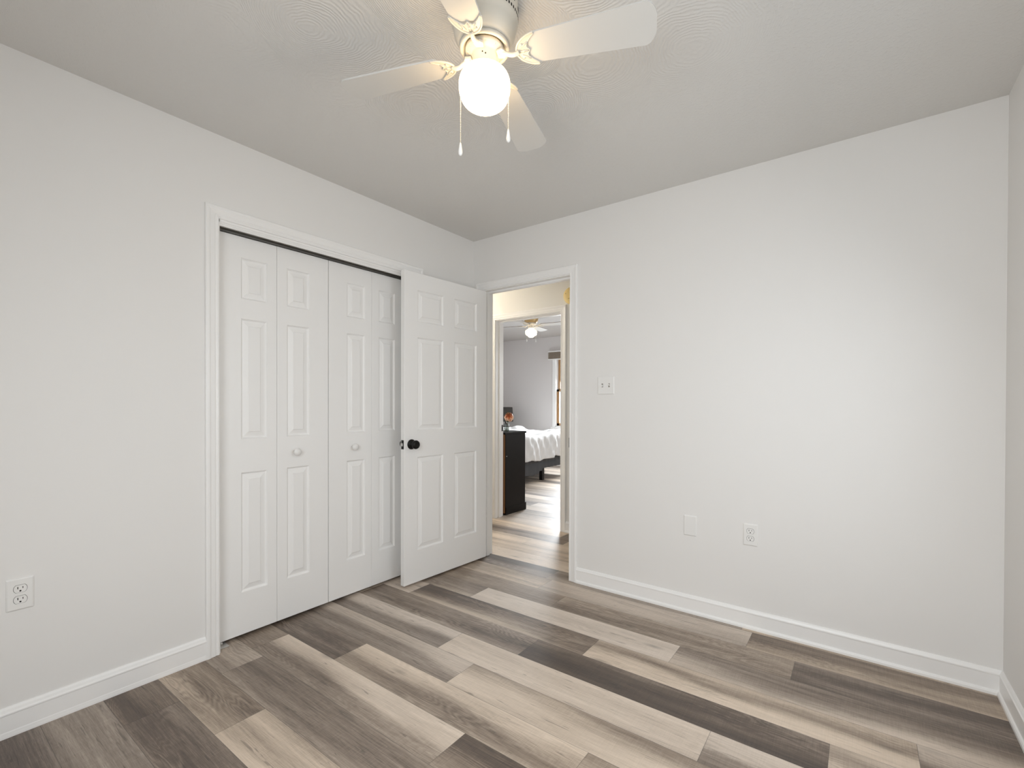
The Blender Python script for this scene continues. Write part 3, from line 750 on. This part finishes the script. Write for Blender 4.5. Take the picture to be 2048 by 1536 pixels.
# ---------------------------------------------------------------- bedroom furniture seen through the doorways
# dresser
dx0, dx1, dy0, dy1, dh = -1.60, -.566, 1.136, 1.520, .872
r = empty('dresser', ((dx0 + dx1) / 2, (dy0 + dy1) / 2, 0)); tag(r, 'tall black-brown dresser with its side to the far doorway', 'dresser')
cx, cy = (dx0 + dx1) / 2, (dy0 + dy1) / 2
b = MB(); b.box(dx0 - cx, dx1 - cx, dy0 + .012 - cy, dy1 - .012 - cy, .075, dh - .02); b.build('body', ESPRESSO, r, bevel=.002)
b = MB(); b.box(dx0 - cx + .02, dx1 - cx - .006, dy0 - cy, dy0 + .012 - cy, .02, dh - .02); b.build('back_panel', BROWN, r)['label'] = 'raw brown back panel edge'
b = MB(); b.box(dx0 - .01 - cx, dx1 + .005 - cx, dy0 - cy, dy1 + .004 - cy, dh - .022, dh); b.build('top', ESPRESSO, r, bevel=.003)
b = MB(); b.box(dx0 - cx, dx1 + .004 - cx, dy0 + .02 - cy, dy1 + .004 - cy, 0, .078); b.build('plinth', ESPRESSO, r, bevel=.002)
for i in range(4):
    for j in range(2):
        u0 = dx0 - cx + .02 + j * .505; z0 = .10 + i * .187
        b = MB(); b.box(u0, u0 + .485, dy1 - .012 - cy, dy1 - cy, z0, z0 + .172); dd = b.build('drawer', ESPRESSO, r, bevel=.003)
        b = MB(); b.lathe([(.006, 0), (.006, -.012), (.014, -.02), (.012, -.028), (.003, -.03)], 14, axis='y', base=(u0 + .2425, dy1 - cy, z0 + .086)); b.build('drawer_knob', STEEL, dd)
b = MB(); b.lathe([(.0045, 0), (.0045, .004), (.002, .0055)], 12, axis='x', base=(dx1 - cx, dy0 + .030 - cy, .62)); b.build('peg', PLATE, r)['label'] = 'small white peg'
# vase with rose
r = empty('flower_vase', (-.640, 1.262, dh)); tag(r, 'small clear glass vase on the black-brown dresser', 'vase')
b = MB(); b.lathe([(.024, 0), (.027, .003), (.027, .09), (.0255, .093), (.0245, .088), (.0240, .006), (.002, .004)], 24); b.build('glass', VASEG, r)
r = empty('rose', (-.640, 1.262, dh + .006)); tag(r, 'peach rose leaning out of the glass vase', 'flower')
b = MB(); b.tube(smooth_poly([(0, 0, 0), (.004, .004, .07), (.012, .018, .125)], 5), .0025, 6); b.build('stem', LEAF, r)
rc = Vector((.014, .022, .152))
b = MB()
rr = random.Random(3)
def petal(mb, c, az, tilt, R, wdt, mi):
    n = 7; vs = []; fs = []
    for i in range(n):
        for j in range(n):
            u = i / (n - 1); v = (j / (n - 1) - .5) * 2
            wv = wdt * math.sin(PI * (0.12 + .80 * u)) ** .6
            ang = az + v * wv
            el = -1.2 + u * (1.2 + tilt)
            rad = R * (1 + .10 * u * abs(v))
            vs.append((c[0] + rad * math.cos(el) * math.cos(ang), c[1] + rad * math.cos(el) * math.sin(ang), c[2] + rad * math.sin(el) + .004 * math.sin(v * 3) * u))
    for i in range(n - 1):
        for j in range(n - 1): a = i * n + j; fs.append((a, a + 1, a + n + 1, a + n))
    mb.add(vs, fs, mi, True)
for ring, (R, n_, tilt, wd, mi) in enumerate(((.049, 6, .62, .75, 1), (.045, 6, .80, .72, 1), (.038, 5, .95, .75, 0), (.030, 5, 1.05, .8, 0), (.021, 4, 1.15, .9, 0), (.012, 3, 1.3, 1.1, 0))):
    for q in range(n_): petal(b, (0, 0, -ring * .001), 2 * PI * q / n_ + ring * .5, tilt, R, wd * .9, mi)
q_ = Vector((0, 0, 1)).rotation_difference(Vector((.50, -.72, .42)).normalized())
b.v = [tuple(q_ @ Vector(v) + rc) for v in b.v]
o = b.build('bloom', [ROSE, ROSE2], r, fix=False); o['label'] = 'peach-coloured bloom'
b = MB()
for (az, el, ln) in ((2.2, .9, .055), (3.0, .5, .05), (1.0, .75, .045), (4.4, .8, .05), (5.2, .4, .04)):
    d = Vector((math.cos(az) * math.cos(el), math.sin(az) * math.cos(el), math.sin(el))); s_ = d.cross(Vector((0, 0, 1))).normalized()
    base_ = rc + Vector((-.012, .010, .022)) if el > .7 else Vector((.008, .012, .10))
    vs = [base_, base_ + d * ln * .4 + s_ * .013, base_ + d * ln * .45 + Vector((0, 0, -.003)), base_ + d * ln * .4 - s_ * .013, base_ + d * ln]
    b.add(vs, [(0, 1, 2), (0, 2, 3), (1, 4, 2), (2, 4, 3)], 0, True)
b.build('leaves', LEAF, r, fix=False)

# bed
bx0, bx1, by0, by1 = -3.46, -1.47, 2.56, 4.02
r = empty('bed', ((bx0 + bx1) / 2, (by0 + by1) / 2, 0)); tag(r, 'bed with grey upholstered base in the far bedroom', 'bed')
cx, cy = (bx0 + bx1) / 2, (by0 + by1) / 2
b = MB()   # pleated grey side panels
def skirt_wall(mb, axis):
    n = 90; vs = []; fs = []
    rows = [(.46, 0), (.36, .004), (.285, .010), (.28, .002), (.275, .012)]
    rng = (by0, by1) if axis == 'x' else (bx0, bx1)
    for i in range(n + 1):
        t = rng[0] + (rng[1] - rng[0]) * i / n
        low = .185 if t > 3.22 or axis == 'y' else .118 - .012 * math.sin(t * 9)
        if axis == 'x' and 3.16 < t <= 3.22: low = .15
        for (z, o_) in rows + [(low + .02, .012), (low, .010)]:
            f = .006 * math.sin(t * 61) * (1 if z < .3 else .5) + .003 * math.sin(t * 23 + z * 20)
            vs.append((bx1 + o_ + f - cx, t - cy, z) if axis == 'x' else (t - cx, by0 - o_ - f - cy, z))
    m_ = len(rows) + 2
    for i in range(n):
        for j in range(m_ - 1): a = i * m_ + j; fs.append((a, a + 1, a + m_ + 1, a + m_))
    mb.add(vs, fs, 0, True)
skirt_wall(b, 'x'); skirt_wall(b, 'y')
b.box(bx0 - cx, bx1 - cx, by0 - cy, by1 - cy, .185, .455)
b.build('box_base', SKIRT, r)['label'] = 'dark grey fabric base with pleats'
b = MB(); b.box(bx0 - cx, bx1 - .02 - cx, by0 + .01 - cy, by1 - .01 - cy, .456, .605); b.build('mattress', SHEET, r, bevel=.04)
for lx, ly in ((bx1 - .03, 3.275), (bx1 - .05, by0 + .06), (bx1 - .05, by1 - .06), (bx0 + .08, by0 + .06), (bx0 + .08, by1 - .06)):
    b = MB(); b.box(lx - .028 - cx, lx + .028 - cx, ly - .028 - cy, ly + .028 - cy, 0, .19); b.build('leg', BLACK, r)
# duvet: draped, wrinkled
def duvet():
    n, m_ = 110, 130; vs = []; fs = []
    L_ = 2.05; Wd = by1 - by0
    def P(u, v):   # u along +x (0 head .. ), v across y
        du = u; drop = 0
        x = bx0 + .35 + u
        z = .715
        ov = max(0, x - (bx1 - .05))
        y = by0 - .33 + v
        oy0 = max(0, (by0 + .05) - y); oy1 = max(0, y - (by1 - .05))
        puff = .035 * math.sin(x * 5.1 + math.sin(y * 3) * 1.3) * math.sin(y * 4.3 + 1.0) + .020 * math.sin(x * 9.3 + y * 6.1) + .012 * math.sin(x * 21 + y * 13 + math.sin(y * 7) * 2) + .007 * math.sin(x * 33 - y * 27 + math.sin(x * 9) * 2)
        z = .722 + puff * (1 if ov + oy0 + oy1 < .02 else .35)
        if ov > 0:
            r_ = .07; a = min(ov / r_, PI / 2); x = bx1 - .05 + r_ * math.sin(a) + 0.034; z2 = r_ * (1 - math.cos(a)) + max(0, ov - r_ * PI / 2)
            fold = (.016 * math.sin(y * 17 + ov * 4 + math.sin(y * 5) * 2) + .011 * math.sin(y * 37 - ov * 16 + 1) + .006 * math.sin(y * 71 + ov * 22)) * min(1, z2 / .16)
            hem = .036 * math.sin(y * 6.5 + .8) + .014 * math.sin(y * 19)
            x += fold + .018 * min(1, z2 / .2); z -= z2 * (1 + hem * 1.6)
        if oy0 > 0:
            r_ = .07; a = min(oy0 / r_, PI / 2); y = by0 + .05 - r_ * math.sin(a) - .034; z -= r_ * (1 - math.cos(a)) + max(0, oy0 - r_ * PI / 2)
            y += .012 * math.sin(x * 19)
        if oy1 > 0:
            r_ = .07; a = min(oy1 / r_, PI / 2); y = by1 - .05 + r_ * math.sin(a) + .034; z -= r_ * (1 - math.cos(a)) + max(0, oy1 - r_ * PI / 2)
        return (x, y, z)
    U = (bx1 - .05) - (bx0 + .35) + .43; V = Wd + .66
    for i in range(n + 1):
        for j in range(m_ + 1): vs.append(P(U * i / n, V * j / m_))
    for i in range(n):
        for j in range(m_): a = i * (m_ + 1) + j; fs.append((a, a + 1, a + m_ + 2, a + m_ + 1))
    mb = MB(); mb.add(vs, fs, 0, True); return mb
o = duvet().build('duvet', SHEET, fix=False); s_ = o.modifiers.new('solid', 'SOLIDIFY'); s_.thickness = .018; s_.offset = 1
tag(o, 'rumpled white duvet spread over the far bed', 'duvet')
# nightstand and lamp
r = empty('nightstand', (-3.22, 4.40, 0)); tag(r, 'small dark nightstand beyond the bed', 'nightstand')
b = MB(); b.box(-.22, .22, -.2, .2, .12, .58); b.build('body', ESPRESSO, r, bevel=.003)
for sx in (-.19, .19):
    for sy in (-.17, .17): b = MB(); b.box(sx - .02, sx + .02, sy - .02, sy + .02, 0, .12); b.build('leg', ESPRESSO, r)
r = empty('table_lamp', (-3.075, 4.40, .58)); tag(r, 'bedside lamp with dark grey drum shade behind the rose', 'lamp')
b = MB(); b.lathe([(.065, 0), (.065, .012), (.02, .022), (.035, .07), (.045, .13), (.03, .19), (.010, .22), (.008, .33)], 28); b.build('base', BLACK, r)
b = MB(); b.lathe([(.150, .245), (.150, .247), (.132, .520), (.128, .520), (.146, .247)], 36); b.build('lamp_shade', SHADE, r)['label'] = 'dark grey drum shade'
